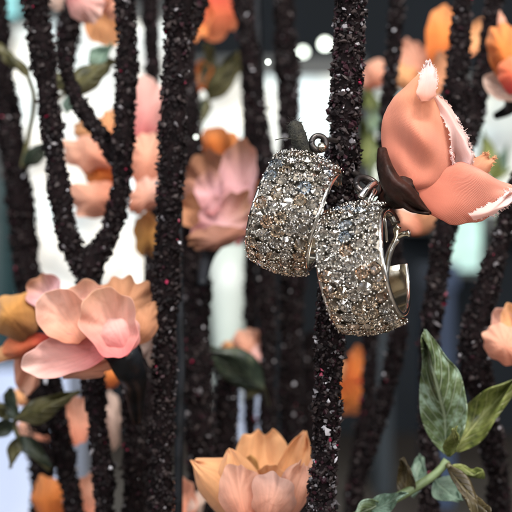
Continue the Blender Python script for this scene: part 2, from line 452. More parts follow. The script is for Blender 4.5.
def lathe(prof, c, ns=32):
    v = [(c[0] + r * math.cos(2 * math.pi * j / ns), c[1] + r * math.sin(2 * math.pi * j / ns), c[2] + z) for r, z in prof for j in range(ns)]
    f = [[i * ns + j, i * ns + (j + 1) % ns, (i + 1) * ns + (j + 1) % ns, (i + 1) * ns + j] for i in range(len(prof) - 1) for j in range(ns)]
    return np.array(v), f
yv = 420
c = P(228, 340, yv); c[2] = FLOOR_Z
h = P(228, 243, yv)[2] - FLOOR_Z
r0 = mm(22, yv)
t = thing('vase', c, 'pale tapered vase behind the twigs, below the mauve flower', 'vase')
build('body', *lathe([(r0 * .2, 0), (r0 * .55, 1), (r0 * .5, h * .1), (r0 * .42, h * .45), (r0 * .6, h * .6), (r0 * .9, h * .85), (r0, h), (r0 * .95, h), (r0 * .6, h * .62), (r0 * .1, h * .6)], c), M['porcelain'], t)
yv = 380
c = P(-8, 340, yv); c[2] = FLOOR_Z
h = P(0, 180, yv)[2] - FLOOR_Z
r0 = mm(27, yv)
t = thing('canister', c, 'dark teal canister at the far left edge behind the twigs', 'canister')
build('body', *lathe([(0.1, 0), (r0, 0.2), (r0, h * .92), (r0 * .96, h * .93), (.1, h * .93)], c), M['lid'], t)
build('lid', *lathe([(r0 * 1.03, h * .9), (r0 * 1.03, h * .985), (r0 * .98, h), (.1, h)], c), M['lid'], t)

# distant bulbs blurring to discs; the tiny two are glints built as glowing beads
for px, py, r, s, label in ((303, 52, 1.8, 9, 'smaller round bulb glowing beside the larger one, above the left earring'),
                            (325, 44, 2.2, 11, 'larger round bulb glowing behind the edge of the thickest twig'),
                            (268, 62, .22, 14, 'tiny bright glint built as a glowing bead between two dark twigs above the left earring'),
                            (196, 137, .26, 5, 'tiny bluish glint built as a glowing bead above the mauve flower beside the orange one')):
    y = 820 if r > 1 else 60
    c = P(px, py, y)
    t = thing('bulb_and_glint', c, label, 'light bulb')
    build('glass', *lathe([(.05, -r), (r * .7, -r * .7), (r, 0), (r * .7, r * .7), (r * .3, r)], c, 16), glow('bulb_and_glint_glass', (.95, 1, .92), s), t)
    build('cap', *lathe([(r * .32, r), (r * .34, r * 1.8), (.05, r * 1.9)], c, 16), M['wire'], t)

# ------------------------------------------------------------------ twigs
def twig(path, label, gs=.27, dens=3.2, group='chip-coated twigs', stems=(), parent=None, name='stem', seed=None):
    """path: (px, py, depth mm, apparent width px). Coated with mineral chips."""
    pts = [np.r_[P(a, b, y), mm(wd, y) / 2] for a, b, y, wd in path]
    top = pts[0]
    if parent is None and path[-1][1] > 500:       # runs on to the counter
        d = pts[-1] - pts[-2]
        zz = FLOOR_Z
        k = (zz - pts[-1][2]) / d[2] if d[2] < -1e-3 else 0
        e = pts[-1] + d * k * .5; e[2] = zz; e[3] = pts[-1][3]
        pts.append(e)
    L = sum(np.linalg.norm(pts[i + 1][:3] - pts[i][:3]) for i in range(len(pts) - 1))
    n = max(12, int(L / .9))
    s = spline(pts, n)
    c, r = s[:, :3].copy(), s[:, 3].copy() * .86
    r = r * (1 + np.interp(np.arange(n), np.arange(0, n + 3, 3), RNG.normal(0, .11, len(np.arange(0, n + 3, 3)))))
    c += np.stack([np.interp(np.arange(n), np.arange(0, n + 6, 6), RNG.normal(0, .14, len(np.arange(0, n + 6, 6)))) for _ in range(3)], 1) * (r / 2.3).mean()
    rr = r * .84 * (1 + RNG.normal(0, .05, n))
    if path[0][1] > -5: rr[0] *= .3; rr[1] *= .75
    if parent is None:
        t = thing('gritty_twig', pts[-1][:3], label, 'twig', group)
    else:
        t = parent
    org = np.array(t.location) / U
    cv, cf = tube(c, rr, 14)
    cv = cv + RNG.normal(0, .06, cv.shape)
    area = L * 2 * math.pi * r.mean()
    ng = int(area * dens)
    i = RNG.uniform(0, n - 1.001, ng)
    # fewer chips on the part below the picture
    zlow = P(0, 560, 0)[2] * 1.3
    T, A, B = frames(c)
    i0 = i.astype(int); fr = i - i0
    cc = c[i0] * (1 - fr)[:, None] + c[i0 + 1] * fr[:, None]
    r_ = r[i0] * (1 - fr) + r[i0 + 1] * fr
    keep = (cc[:, 2] > zlow) | (RNG.random(ng) < .35)
    i0, cc, r_ = i0[keep], cc[keep], r_[keep]; ng = len(i0)
    an = RNG.uniform(0, 2 * math.pi, ng)
    nr = np.cos(an)[:, None] * A[i0] + np.sin(an)[:, None] * B[i0]
    size = gs * np.exp(RNG.normal(0, .42, ng)).clip(.4, 2.1)
    pos = cc + nr * (r_ * RNG.uniform(.84, .99, ng))[:, None]
    gv, gf = grains(pos, size)
    clump = .5 + .5 * np.sin(i0 * .45 + an * 1.0 + RNG.uniform(0, 6)) * np.sin(i0 * .17 - an * 2.0 + RNG.uniform(0, 6))
    u = RNG.random(ng) * (1 - .10 * (clump < .45)) ** 1.0
    far = path[0][2] > 20
    q = (.68, .88, .955, .988, .995) if far else (.46, .74, .85, .955, .986)
    kind = np.select([u < q[0], u < q[1], u < q[2], u < q[3], u < q[4]], [1, 2, 3, 4, 5], 6)
    size_k = 1

    V = np.vstack([cv, gv])
    F = cf + (gf + len(cv)).tolist()
    fm = np.r_[np.zeros(len(cf), int), np.repeat(kind, 8)]
    sm = np.r_[np.ones(len(cf), bool), np.zeros(len(gf), bool)]
    build(name, V, F, CHIPS, t, fm, smooth=sm, origin=org)
    return t

TW = 12.0
twig([(353, -60, TW, 39), (352, 0, TW, 39), (348, 60, TW, 38), (344, 130, TW, 37), (341, 200, TW, 36), (334, 280, TW, 36), (329, 350, TW, 36), (325, 430, TW, 35), (322, 512, TW, 36), (320, 560, TW, 36)],
     'thickest sharp black twig of glittering chips standing right behind the two earrings', gs=.25, dens=6.0)
# forked twig on the left
t_fork = twig([(122, -60, 32, 25), (125, 0, 32, 25), (127, 60, 32, 24), (124, 130, 32, 26), (121, 190, 33, 26), (108, 235, 34, 27), (90, 272, 34, 30), (88, 330, 34, 26), (95, 400, 34, 24), (101, 460, 34, 22), (106, 520, 34, 22)],
     'forked black twig whose two arms join in a V above the pink flower')
twig([(26, -60, 34, 32), (35, 0, 34, 32), (42, 50, 34, 30), (49, 110, 34, 27), (58, 175, 34, 25), (66, 230, 34, 25), (84, 275, 34.5, 26)], None, parent=t_fork, name='branch')
twig([(62, 50, 38, 16), (70, 82, 37, 18), (84, 110, 36, 19), (104, 140, 35, 20), (122, 172, 34, 18)], None, parent=t_fork, name='branch')
t2 = twig([(182, -60, 26, 46), (180, 0, 26, 40), (176, 60, 26, 35), (173, 120, 26, 32), (170, 190, 26, 31), (167, 260, 26, 32), (166, 330, 26, 30), (163, 420, 26, 28), (162, 520, 26, 28)],
     'thick black chip-coated twig left of the mauve flower, running top to bottom')
twig([(204, -40, 33, 26), (200, 0, 33, 24), (188, 32, 31, 20), (178, 60, 28, 16)], None, parent=t2, name='branch')
twig([(236, -60, 66, 26), (242, 0, 66, 25), (249, 50, 66, 24), (258, 120, 66, 24), (266, 200, 66, 25), (268, 290, 66, 22), (268, 380, 66, 18), (268, 520, 66, 18)],
     'blurred dark twig left of the tiny bright glint, passing behind the left earring')
twig([(280, -60, 70, 27), (284, 0, 70, 26), (287, 70, 70, 26), (290, 140, 70, 25), (292, 260, 70, 27), (291, 350, 70, 27), (292, 450, 70, 26), (292, 530, 70, 26)],
     'blurred dark twig right of the tiny bright glint, passing behind the left earring')
twig([(399, -60, 55, 19), (397, 0, 55, 19), (394, 55, 55, 18), (388, 100, 55, 18), (386, 170, 55, 20), (394, 260, 55, 20), (398, 330, 55, 20), (385, 400, 55, 19), (368, 455, 55, 19), (352, 530, 55, 18)],
     'thin dark twig behind the tip of the coral flower, leaning left lower down')
twig([(466, -60, 40, 22), (463, 0, 40, 22), (460, 40, 40, 25), (456, 90, 40, 30), (460, 140, 40, 34), (452, 200, 40, 28), (440, 260, 40, 26), (431, 330, 40, 25), (430, 420, 40, 25), (430, 530, 40, 25)],
     'dark twig passing behind the coral flower and the large teal leaf')
twig([(502, -60, 52, 22), (492, 20, 52, 22), (484, 65, 52, 24), (476, 105, 50, 26), (466, 140, 46, 24)],
     'short dark twig leaning in beside the orange flower at the top right')
twig([(540, 130, 34, 26), (522, 180, 34, 27), (508, 216, 34, 28), (495, 260, 34, 29), (482, 310, 34, 33), (474, 345, 34, 40), (476, 375, 34, 42), (484, 400, 36, 30), (494, 460, 40, 26), (502, 530, 44, 26)],
     'slanting dark twig at the right edge, crossing in front of the teal screen')
twig([(372, 250, 78, 18), (371, 330, 78, 18), (368, 400, 78, 18), (358, 460, 78, 18), (350, 530, 78, 18)],
     'thin blurred twig beside the orange petals, right of the thickest twig')
twig([(-8, -40, 62, 24), (0, 60, 62, 26), (8, 120, 62, 29), (17, 180, 62, 32), (24, 240, 62, 33), (30, 300, 62, 32), (36, 380, 62, 30), (44, 530, 62, 30)],
     'blurred dark twig at the far left edge behind the yellowish bud')
twig([(46, 340, 46, 26), (54, 400, 46, 25), (62, 440, 46, 24), (68, 480, 46, 24), (76, 540, 46, 24)],
     'dark twig under the left end of the pink flower, beside the olive leaves')
twig([(128, 330, 38, 22), (131, 400, 38, 26), (133, 460, 38, 26), (134, 540, 38, 26)],
     'dark twig under the right end of the pink flower')
twig([(184, 40, 66, 24), (190, 120, 66, 28), (194, 180, 66, 32), (194, 260, 64, 36), (197, 330, 56, 36), (199, 400, 50, 36), (201, 530, 50, 36)],
     'dark twig under the mauve flower, running down behind the apricot flower')
twig([(228, 370, 58, 28), (226, 420, 58, 28), (226, 530, 58, 28)], 'dark blurred twig below the dark green leaf, behind the apricot flower')
twig([(148, -60, 72, 22), (150, 0, 72, 20), (153, 80, 74, 16), (154, 200, 76, 14), (150, 300, 66, 20), (147, 400, 50, 24), (147, 530, 50, 24)],
     'dark twig half hidden behind the forked twig and the thick one beside it')
twig([(238, -60, 90, 14), (246, 60, 90, 14), (250, 200, 90, 14), (250, 300, 90, 16), (250, 400, 90, 14), (252, 530, 90, 14)], 'far dark twig low in the middle between blurred twigs')
twig([(312, 330, 84, 22), (310, 420, 84, 22), (310, 530, 84, 22)], 'far dark twig just left of the thickest twig near the bottom')
twig([(86, -60, 56, 26), (74, 0, 56, 26), (66, 50, 56, 24), (64, 90, 58, 14)], 'short dark twig hanging in at the top left beside the pink petals', gs=.3)
# smooth coated wires
for pth, wd, lab in (([(176, -60, 36), (177, 100, 36), (179, 290, 36), (181, 360, 36), (179, 430, 36), (178, 540, 36)], 9, 'smooth black wire stem running down the lower middle left'),
                     ([(256, -60, 74), (260, 100, 74), (262, 300, 74), (264, 400, 74), (265, 540, 74)], 9, 'smooth black wire stem in front of blurred twigs near the apricot flower'),
                     ([(24, 60, 60), (40, 100, 58), (60, 170, 60)], 3, None)):
    if lab is None: continue
    s = spline([P(*q) for q in pth], 30)
    s[-1, 2] = FLOOR_Z
    v, f = tube(s, mm(wd, pth[0][2]) / 2, 14)
    o = build('wire', v, f, M['stem_black'], origin=s[-1]); tag(o, lab, 'wire')

# ------------------------------------------------------------------ petals and leaves
def surface(Lp, Rp, bulge, parent, m, name='petal', res=(26, 26), ripple=.18, curl=.0, fray=0.0, thick=.09, ruffle=.5, seed=0, sub=1, fold=0.0, fibres=0, crumple=None, wavy=1.0, folds=()):
    rng = np.random.default_rng(seed + 1000)
    nu, nv = res
    L, R = spline(Lp, nv), spline(Rp, nv)
    u = np.linspace(0, 1, nu)[None, :, None]
    v0 = np.linspace(0, 1, nv)
    wob = lambda: 1 + wavy * sum(rng.normal(0, .035) * np.sin(v0 * f_ + rng.uniform(0, 6.28)) for f_ in (5, 9, 14, 21)) * v0
    mid = (L + R) / 2
    L, R = mid + (L - mid) * wob()[:, None], mid + (R - mid) * wob()[:, None]
    G = L[:, None] * (1 - u) + R[:, None] * u
    tipw = sum(rng.normal(0, .011) * np.sin(np.linspace(0, 1, nu) * f_ + rng.uniform(0, 6.28)) for f_ in (6, 11, 17, 26)) * wavy
    G = G + (v0 ** 5)[:, None, None] * tipw[None, :, None] * (G[-1].mean(0) - G[0].mean(0))
    du, dv = np.gradient(G, axis=1), np.gradient(G, axis=0)
    n = np.cross(du, dv).mean((0, 1)); n /= np.linalg.norm(n)
    if n[1] > 0: n = -n                                   # towards the viewer side
    uu = np.linspace(0, 1, nu)[None]; vv = np.linspace(0, 1, nv)[:, None]
    prof = (4 * uu * (1 - uu)) ** .8 * np.sin(math.pi * (.12 + .80 * vv)) ** .9
    off = bulge * prof
    ph = rng.uniform(0, 6.28, 6)
    size = np.linalg.norm(G[-1].mean(0) - G[0].mean(0)) / 12
    off = off + ripple * size * (np.sin(uu * 9 + ph[0] + vv * 2) * vv + .6 * np.sin(uu * 17 + ph[1] - vv * 4) * vv ** 2 + .5 * np.sin(vv * 8 + ph[2] + uu * 5))
    crumple = crumple if crumple is not None else .5
    for k in range(5):
        fu, fv = rng.uniform(2, 9), rng.uniform(2, 8)
        off = off + crumple * size * rng.normal(0, .75) * np.sin(uu * fu * rng.choice((-1, 1)) + vv * fv + rng.uniform(0, 6.28)) * (.35 + .65 * vv)
    if ruffle:
        ed = np.abs(2 * uu - 1)
        off = off + ruffle * size * (ed ** 3 * vv * (np.sin(vv * rng.uniform(9, 15) + rng.uniform(0, 6.28)) + .6 * np.sin(vv * rng.uniform(20, 30) + rng.uniform(0, 6.28))) * np.where(uu < .5, 1, -1)
                                     + vv ** 5 * (np.sin(uu * rng.uniform(7, 12) + rng.uniform(0, 6.28)) + .5 * np.sin(uu * rng.uniform(16, 24) + rng.uniform(0, 6.28))))
    for fu, fv, am, fp in folds:
        off = off + am * np.sin(uu * fu + vv * fv + fp) * np.sin(math.pi * uu) * np.sin(math.pi * vv)
    if curl: off = off - curl * (np.abs(2 * uu - 1) ** 4 * vv + vv ** 6)
    if fold: off = off + fold * np.abs(2 * uu - 1)
    G = G + off[..., None] * n
    if fray:
        e = np.maximum(np.abs(2 * uu - 1) ** 14, vv ** 18)
        G = G + (rng.normal(0, fray, G.shape) * np.array((1, .6, 1))) * e[..., None]
    V = G.reshape(-1, 3)
    F = [[i * nu + j, i * nu + j + 1, (i + 1) * nu + j + 1, (i + 1) * nu + j] for i in range(nv - 1) for j in range(nu - 1)]
    UV = np.stack(np.broadcast_arrays(uu, vv), -1).reshape(-1, 2)
    if fibres:                                              # loose threads along the cut edge
        edge = [(nv - 1, j) for j in range(nu)] + [(i, nu - 1) for i in range(nv // 3, nv)] + [(i, 0) for i in range(nv * 2 // 3, nv)]
        vs, fs, us = [V], list(F), [UV]; k = len(V)
        for _ in range(fibres):
            i, j = edge[rng.integers(len(edge))]
            p = G[i, j]; c0 = G[max(i - 4, 0), min(max(j, 3), nu - 4)]
            d = p - c0; d /= np.linalg.norm(d) + 1e-9
            d = d + rng.normal(0, .55, 3); d /= np.linalg.norm(d)
            ln = rng.uniform(.08, .34)
            q, g = tube(np.array([p - d * .1, p + d * ln * .5 + rng.normal(0, .06, 3), p + d * ln + rng.normal(0, .12, 3)]), [.026, .022, .012], 4)
            vs.append(q); fs += [[x + k for x in h] for h in g]; us.append(np.full((len(q), 2), (.5, .97))); k += len(q)
        V, F, UV = np.vstack(vs), fs, np.vstack(us)
    o = build(name, V, F, m, parent, uv=UV)
    if not fibres:
        s = o.modifiers.new('thickness', 'SOLIDIFY'); s.thickness = thick * U; s.offset = 0
        if sub:
            s2 = o.modifiers.new('smooth', 'SUBSURF'); s2.levels = 1; s2.render_levels = 1
    return o

def outline(base, tip, wd, y0, y1, shape, bend=0.0, skew=0.0):
    """left and right edges (photo px) of a petal or leaf from base to tip"""
    b, t = np.array(base, float), np.array(tip, float)
    d = t - b; ln = np.linalg.norm(d); d /= ln; nrm = np.array((d[1], -d[0]))
    if shape == 'round':
        st = [0, .08, .22, .42, .62, .80, .91, .97, 1.0]; ws = [.2, .42, .72, .94, 1.0, .97, .80, .58, .40]
    elif shape == 'shell':
        st = [0, .08, .22, .42, .62, .80, .91, .97, 1.0]; ws = [.45, .66, .86, 1.0, 1.0, .92, .74, .55, .40]
    elif shape == 'cup':
        st = [0, .10, .28, .5, .72, .88, 1.0]; ws = [.3, .62, .9, 1.0, .96, .82, .5]
    elif shape == 'point':
        st = [0, .10, .28, .5, .72, .88, 1.0]; ws = [.3, .58, .9, 1.0, .82, .50, .10]
    else:  # leaf
        st = [0, .06, .18, .34, .52, .72, .88, 1.0]; ws = [.06, .34, .78, 1.0, .90, .58, .26, .02]
    L, R = [], []
    for s, ww in zip(st, ws):
        c = b + d * ln * s + nrm * bend * math.sin(math.pi * s)
        y = y0 + (y1 - y0) * s
        l, r = c - nrm * ww * wd / 2, c + nrm * ww * wd / 2
        L.append(P(l[0], l[1], y - skew * ww)); R.append(P(r[0], r[1], y + skew * ww))
    return L, R

_seed = [0]
def petal(t, base, tip, wd, y0, y1, m, bulge=2.0, shape='round', bend=0, skew=0, label=None, **kw):
    _seed[0] += 1
    L, R = outline(base, tip, wd, y0, y1, shape, bend, skew)
    o = surface(L, R, bulge, t, PT[m] if isinstance(m, str) else m, 'petal', seed=_seed[0], **kw)
    if label: o['label'] = label
    return o

def shell(t, px, py, rx, ry, y, m, dome=2.0, rot=90, tilt=(0, 0), ruffle=1.0, label=None, name='petal'):
    """round open petal: rx, ry half sizes in photo px, rot the way its free rim points (degrees, 90 = up), tilt leans its face right / up"""
    _seed[0] += 1
    rng = np.random.default_rng(_seed[0] + 5000)
    nr, nt = 18, 64
    n = np.array((tilt[0], -1.0, tilt[1])); n /= np.linalg.norm(n)
    ra = math.radians(rot)
    d = np.array((math.cos(ra), 0, math.sin(ra))); d -= n * d.dot(n); d /= np.linalg.norm(d)
    e = np.cross(d, n)
    a, b = mm(ry, y), mm(rx, y)                    # along d, across d
    th = np.linspace(0, 2 * math.pi, nt, endpoint=False)
    r = (np.linspace(0, 1, nr) ** .8)[:, None]
    rim = 1 + sum(rng.normal(0, .028) * np.sin(th * k + rng.uniform(0, 6.28)) for k in (2, 3, 5, 7, 11)) * ruffle
    wid = 1 - .30 * ((1 - np.cos(th)) / 2) ** 3    # narrower towards its base
    X, Y = np.cos(th) * rim, np.sin(th) * rim * wid
    size = (a + b) / 2
    wv = sum(rng.normal(0, .075) * np.sin(th * k + rng.uniform(0, 6.28)) for k in (2, 3, 4, 6, 9)) * ruffle
    off = dome * (1 - r ** 2) + size * rng.uniform(.04, .13) * np.clip((r - .72) / .28, 0, 1) ** 2 * (.6 + .4 * np.cos(th)[None]) + size * wv[None] * r ** 2.5 * (.5 + .5 * np.cos(th)[None] * .8)
    for k in range(4):
        fx, fy = rng.normal(0, 3.2, 2)
        off = off + size * rng.normal(0, .03) * np.sin(fx * r * X[None] + fy * r * Y[None] + rng.uniform(0, 6.28))
    # shallow pleats that fan out from the base
    fan = np.arctan2(r * Y[None], r * X[None] + 1.15)
    off = off + size * .004 * ruffle * np.sin(fan * rng.uniform(14, 20) + rng.uniform(0, 6.28)) * r
    V = P(px, py, y) + (r * X[None])[..., None] * d * a + (r * Y[None])[..., None] * e * b + off[..., None] * n
    V = V.reshape(-1, 3)
    F = [[i * nt + j, i * nt + (j + 1) % nt, (i + 1) * nt + (j + 1) % nt, (i + 1) * nt + j] for i in range(nr - 1) for j in range(nt)]
    UV = np.stack([(fan / 1.6 + .5) + 0 * r, .5 + .5 * r * X[None] * .98], -1).reshape(-1, 2)
    # weld the centre ring
    F = [[0 if v < nt else v for v in q] for q in F]
    F = [list(dict.fromkeys(q)) for q in F]
    used = [0] + list(range(nt, len(V)))
    mp = {v: k for k, v in enumerate(used)}
    o = build(name, V[used], [[mp[v] for v in q] for q in F], PT[m], t, uv=UV[used])
    q = o.modifiers.new('thickness', 'SOLIDIFY'); q.thickness = .09 * U; q.offset = 0
    q = o.modifiers.new('smooth', 'SUBSURF'); q.levels = 1; q.render_levels = 1
    if label: o['label'] = label
    return o

def leaf(t, base, tip, wd, y0, y1, m, bulge=-.8, bend=0, skew=.6, label=None):
    _seed[0] += 1
    L, R = outline(base, tip, wd, y0, y1, 'leaf', bend, skew)
    o = surface(L, R, bulge, t, LF[m], 'leaf', seed=_seed[0], ripple=.45, fold=mm(wd, y0) * -.12, thick=.2, crumple=.8)
    if label: o['label'] = label
    return o

def stalk(t, pts, wd, m, name='stem'):
    s = spline([P(*q) for q in pts], 22)
    wds = np.interp(np.linspace(0, 1, 22), np.linspace(0, 1, len(wd)), wd) if isinstance(wd, (list, tuple)) else np.full(22, wd)
    return build(name, *tube(s, mm(wds, pts[0][2]) / 2, 12), m, t)

def flower(px, py, y, label, group='fabric flowers on the twigs'):
    return thing('fabric_flower', P(px, py, y), label, 'flower', group)

# --- the sharp coral flower at the right
f = flower(386, 196, 4, 'sharp coral pink fabric flower with frayed edges, right beside the earrings')
A_L = [P(394, 182, 1), P(384, 160, 2.5), P(381, 137, 3), P(384, 116, 3), P(393, 100, 2.5), P(405, 89, 2), P(414, 80, 1.5), P(421, 72, 1)]
A_R = [P(414, 193, 0), P(436, 190, 1), P(449, 178, 2), P(455, 158, 2.5), P(453, 138, 2.5), P(446, 118, 2), P(438, 100, 1.5), P(431, 82, 1)]
surface(A_L, A_R, 4.2, f, PT['coral'], res=(46, 46), ripple=.16, thick=.2, seed=3, fray=.03, crumple=.45, wavy=.4, ruffle=.25, folds=((4, 10, .55, .5), (7, -9, .45, 2.), (10, 18, .3, 1.), (3, 22, .25, 2.5)))
B_L = [P(421, 102, -2.5), P(416, 95, -2.6), P(417, 88, -2.3), P(420, 77, -1.8), P(423, 69, -1.4), P(426, 63, -1)]
B_R = [P(430, 101, -2.2), P(435, 96, -2.2), P(436, 90, -2), P(437, 81, -1.6), P(436, 72, -1.2), P(431, 64, -.8)]
o = surface(B_L, B_R, .35, f, PT['fray_tip'], res=(30, 40), ripple=.2, seed=4, fray=.06, fibres=170); o['label'] = 'pale frayed folded tip'
C_L = [P(430, 98, .4), P(438, 112, 0), P(445, 124, -.4), P(450, 140, -.4), P(450, 156, .6), P(451, 172, 1.9)]
C_R = [P(440, 95, .2), P(450, 104, 0), P(458, 117, 0), P(463, 132, 0), P(470, 145, .6), P(475, 168, 1.9)]
o = surface(C_L, C_R, .1, f, PT['fray'], res=(24, 90), ripple=.35, seed=5, fray=.10, fibres=900, wavy=2.4); o['label'] = 'pale frayed inner edge'
D_L = [P(404, 194, .5), P(417, 207, -.5), P(434, 217, -1), P(455, 222, -1), P(478, 219, -1), P(500, 209, -.5), P(513, 197, 0)]
D_R = [P(408, 184, 2), P(428, 176, 3), P(446, 172, 3), P(462, 166, 2.6), P(480, 170, 2.8), P(496, 181, 2.4), P(511, 189, 1.2)]
surface(D_L, D_R, 3.0, f, PT['coral_low'], res=(46, 56), ripple=.2, thick=.2, seed=6, fray=.03, folds=((5, 7, .6, .5), (-4, 11, .45, 2.), (9, 15, .2, 0.)))
E_L = [P(468, 214, -2.4), P(482, 208, -2.4), P(496, 200, -2.1), P(508, 191, -1.2)]
E_R = [P(474, 221, -1.9), P(490, 216, -1.9), P(503, 208, -1.6), P(515, 197, -1.0)]
o = surface(E_L, E_R, .5, f, PT['fray'], res=(20, 50), ripple=.5, seed=7, fray=.12, fibres=320); o['label'] = 'pale frayed rolled rim'
G_L = [P(450, 178, 4), P(460, 167, 4), P(470, 160, 4.2), P(482, 155, 4.4)]
G_R = [P(462, 184, 3.2), P(476, 180, 3.2), P(487, 174, 3.6), P(495, 161, 4.2)]
surface(G_L, G_R, 1.2, f, PT['coral'], res=(30, 34), ripple=.35, seed=8, fray=.12, fibres=200)
surface([P(398, 182, 6), P(392, 150, 9), P(404, 112, 10), P(420, 96, 9)], [P(424, 188, 6), P(446, 170, 8), P(450, 135, 9), P(436, 104, 8)], -2.5, f, PT['coral'], res=(24, 24), seed=9)
surface([P(404, 190, 6), P(430, 206, 9), P(462, 206, 10), P(488, 196, 9)], [P(410, 180, 7), P(430, 168, 10), P(458, 166, 11), P(484, 178, 9)], -1.5, f, PT['coral_low'], res=(24, 24), seed=10)
S1_L = [P(379, 148, -.5), P(378, 168, -2.2), P(383, 187, -3), P(395, 203, -3), P(411, 212, -2.6), P(430, 214, -2)]
S1_R = [P(385, 148, -.4), P(391, 164, -2.6), P(400, 178, -3.4), P(410, 187, -3.6), P(419, 199, -3.0), P(430, 212.5, -2)]
surface(S1_L, S1_R, 1.3, f, M['sepal'], 'sepal', res=(18, 30), ripple=.12, thick=.4, seed=12)
surface([P(384, 196, 0), P(392, 182, -1), P(402, 176, -1.4), P(412, 180, -1.6)], [P(392, 206, 0), P(404, 206, -1.2), P(414, 203, -2), P(420, 196, -2)], 1.2, f, M['sepal'], 'sepal', res=(18, 18), ripple=.1, thick=.4, seed=13)
surface([P(376, 186, 4), P(384, 176, 6), P(398, 172, 8), P(408, 176, 9)], [P(388, 205, 4), P(402, 208, 6), P(418, 202, 8), P(420, 192, 9)], -1, f, M['sepal'], 'sepal', res=(14, 14), thick=.4, seed=14)
stalk(f, [(398, 192, 1.5), (388, 200, 3), (376, 214, 6), (362, 232, 10), (350, 250, 12)], [22, 18, 11, 8, 7], M['sepal'])

# --- pink flower on the left
f = flower(118, 360, 24, 'large blush pink fabric flower in front of the forked twig on the left')
shell(f, 124, 308, 31, 34, 28, 'brown', 1.2, 75, (.2, .3), 1.2)
shell(f, 110, 323, 31, 36, 18.5, 'blush', -3.2, 110, (.0, .2), 1.2)
shell(f, 120, 335, 22, 23, 20.3, 'rose', 2.0, 110, (-.05, .45), 1.3, label='soft pink highlight shaped as an inner petal')  # highlight on the cupped petal, made as a pink shell of its own
shell(f, 64, 317, 26, 31, 20, 'pink', -2.4, 125, (-.1, .2), 1.3)
shell(f, 88, 304, 24, 24, 26, 'blush', -1.5, 95, (0, .3), 1.3)
shell(f, 66, 356, 22, 43, 20.5, 'rose', -1.8, 190, (-.1, .25), 1.3)
shell(f, 84, 368, 12, 34, 23, 'pink', 1.2, 185, (.1, -.3), 1.2)
shell(f, 46, 294, 19, 22, 31, 'mauve', -1.5, 130, (-.2, .2), 1.4)
shell(f, 145, 324, 13, 24, 25, 'brown', 1.2, 60, (.4, .1), 1.3)
shell(f, 148, 345, 9, 23, 28, 'cream', 1.0, -70, (.4, -.1), 1.2)
stalk(f, [(120, 350, 23), (127, 364, 24), (134, 380, 28), (137, 420, 34)], [34, 32, 20, 11], M['stem_black'], 'calyx')

f = flower(30, 340, 34, 'half-open ochre yellow fabric bud at the far left beside the blush flower')
shell(f, 16, 318, 24, 25, 32, 'ochre', 4.0, 130, (-.1, .15))
shell(f, 32, 312, 18, 21, 34, 'ochre', 2.5, 80, (.25, .2))
shell(f, 26, 344, 14, 24, 33, 'red', 2, 200, (0, -.4))  # reddish shadow below the bud, made as a red petal
shell(f, 12, 352, 9, 24, 34, 'apricot', 1.5, 190, (0, -.4))
petal(f, (26, 345), (28, 392), 26, 36, 38, 'peach', 2, 'shell')
stalk(f, [(44, 336, 36), (52, 345, 40), (58, 360, 46)], [14, 10, 7], M['stem_black'], 'calyx')

# --- mauve flower in the middle
f = flower(216, 236, 56, 'mauve fabric flower with tan edges, just left of the left earring')
shell(f, 212, 192, 28, 42, 60, 'tan_mauve', -2, 105, (-.3, .2), 1.4)
shell(f, 236, 182, 21, 44, 54, 'mauve', -2.6, 78, (-.25, .1), 1.5)
shell(f, 246, 212, 14, 34, 56, 'mauve', -1.5, 70, (-.3, -.1), 1.4)
shell(f, 222, 220, 23, 36, 52, 'mauve', -2.4, 40, (-.1, .3), 1.6)
shell(f, 216, 237, 13, 30, 50, 'tan_mauve', 1.5, 190, (0, -.4), 1.4)
shell(f, 200, 214, 18, 28, 55, 'brown', -1.5, 140, (-.3, 0), 1.4)
shell(f, 210, 192, 15, 24, 53, 'mauve', -1.5, 100, (-.2, .2), 1.4)
petal(f, (206, 202), (181, 180), 20, 60, 60, 'tan_mauve', 1, 'point')
stalk(f, [(212, 240, 54), (206, 255, 52), (202, 285, 48)], [26, 15, 8], M['stem_black'], 'calyx')

f = flower(218, 165, 78, 'round bright orange fabric bud peeking above the mauve flower')
shell(f, 216, 146, 18, 20, 76, 'orange', 3.5, 100, (-.1, .2))
shell(f, 228, 150, 14, 19, 79, 'orange', 2.5, 70, (.3, .2))
shell(f, 206, 152, 12, 18, 80, 'apricot', 2, 120, (-.3, .1))

# --- apricot flower at the bottom
f = flower(262, 520, 20, 'apricot yellow fabric flower opening upward at the bottom, left of the thickest twig')
petal(f, (262, 508), (262, 431), 52, 27, 31, 'apricot', -2.5, 'round', ripple=.4)
petal(f, (280, 510), (305, 432), 34, 24, 25, 'apricot', -2, 'point', ripple=.3)
petal(f, (252, 520), (229, 449), 42, 20, 21, 'apricot', 2.5, 'point')
petal(f, (254, 526), (193, 462), 54, 21, 22, 'apricot', 3, 'point', bend=-8, curl=1)
shell(f, 270, 486, 19, 21, 21, 'apricot', -2.2, 80, (.1, .3), 1.3)
shell(f, 244, 500, 24, 36, 16.5, 'peach', 2.6, 105, (-.2, .3), 1.3)
shell(f, 272, 500, 24, 28, 15, 'pink', 2.6, 70, (.15, .35), 1.3)
petal(f, (280, 528), (304, 462), 32, 18, 17, 'peach', 3, 'round')
petal(f, (254, 500), (246, 456), 22, 25, 26, 'ochre', -1, 'round')
stalk(f, [(262, 524, 20), (264, 545, 24), (268, 580, 30), (270, 640, 40)], [38, 26, 12, 10], M['stem_black'], 'calyx')

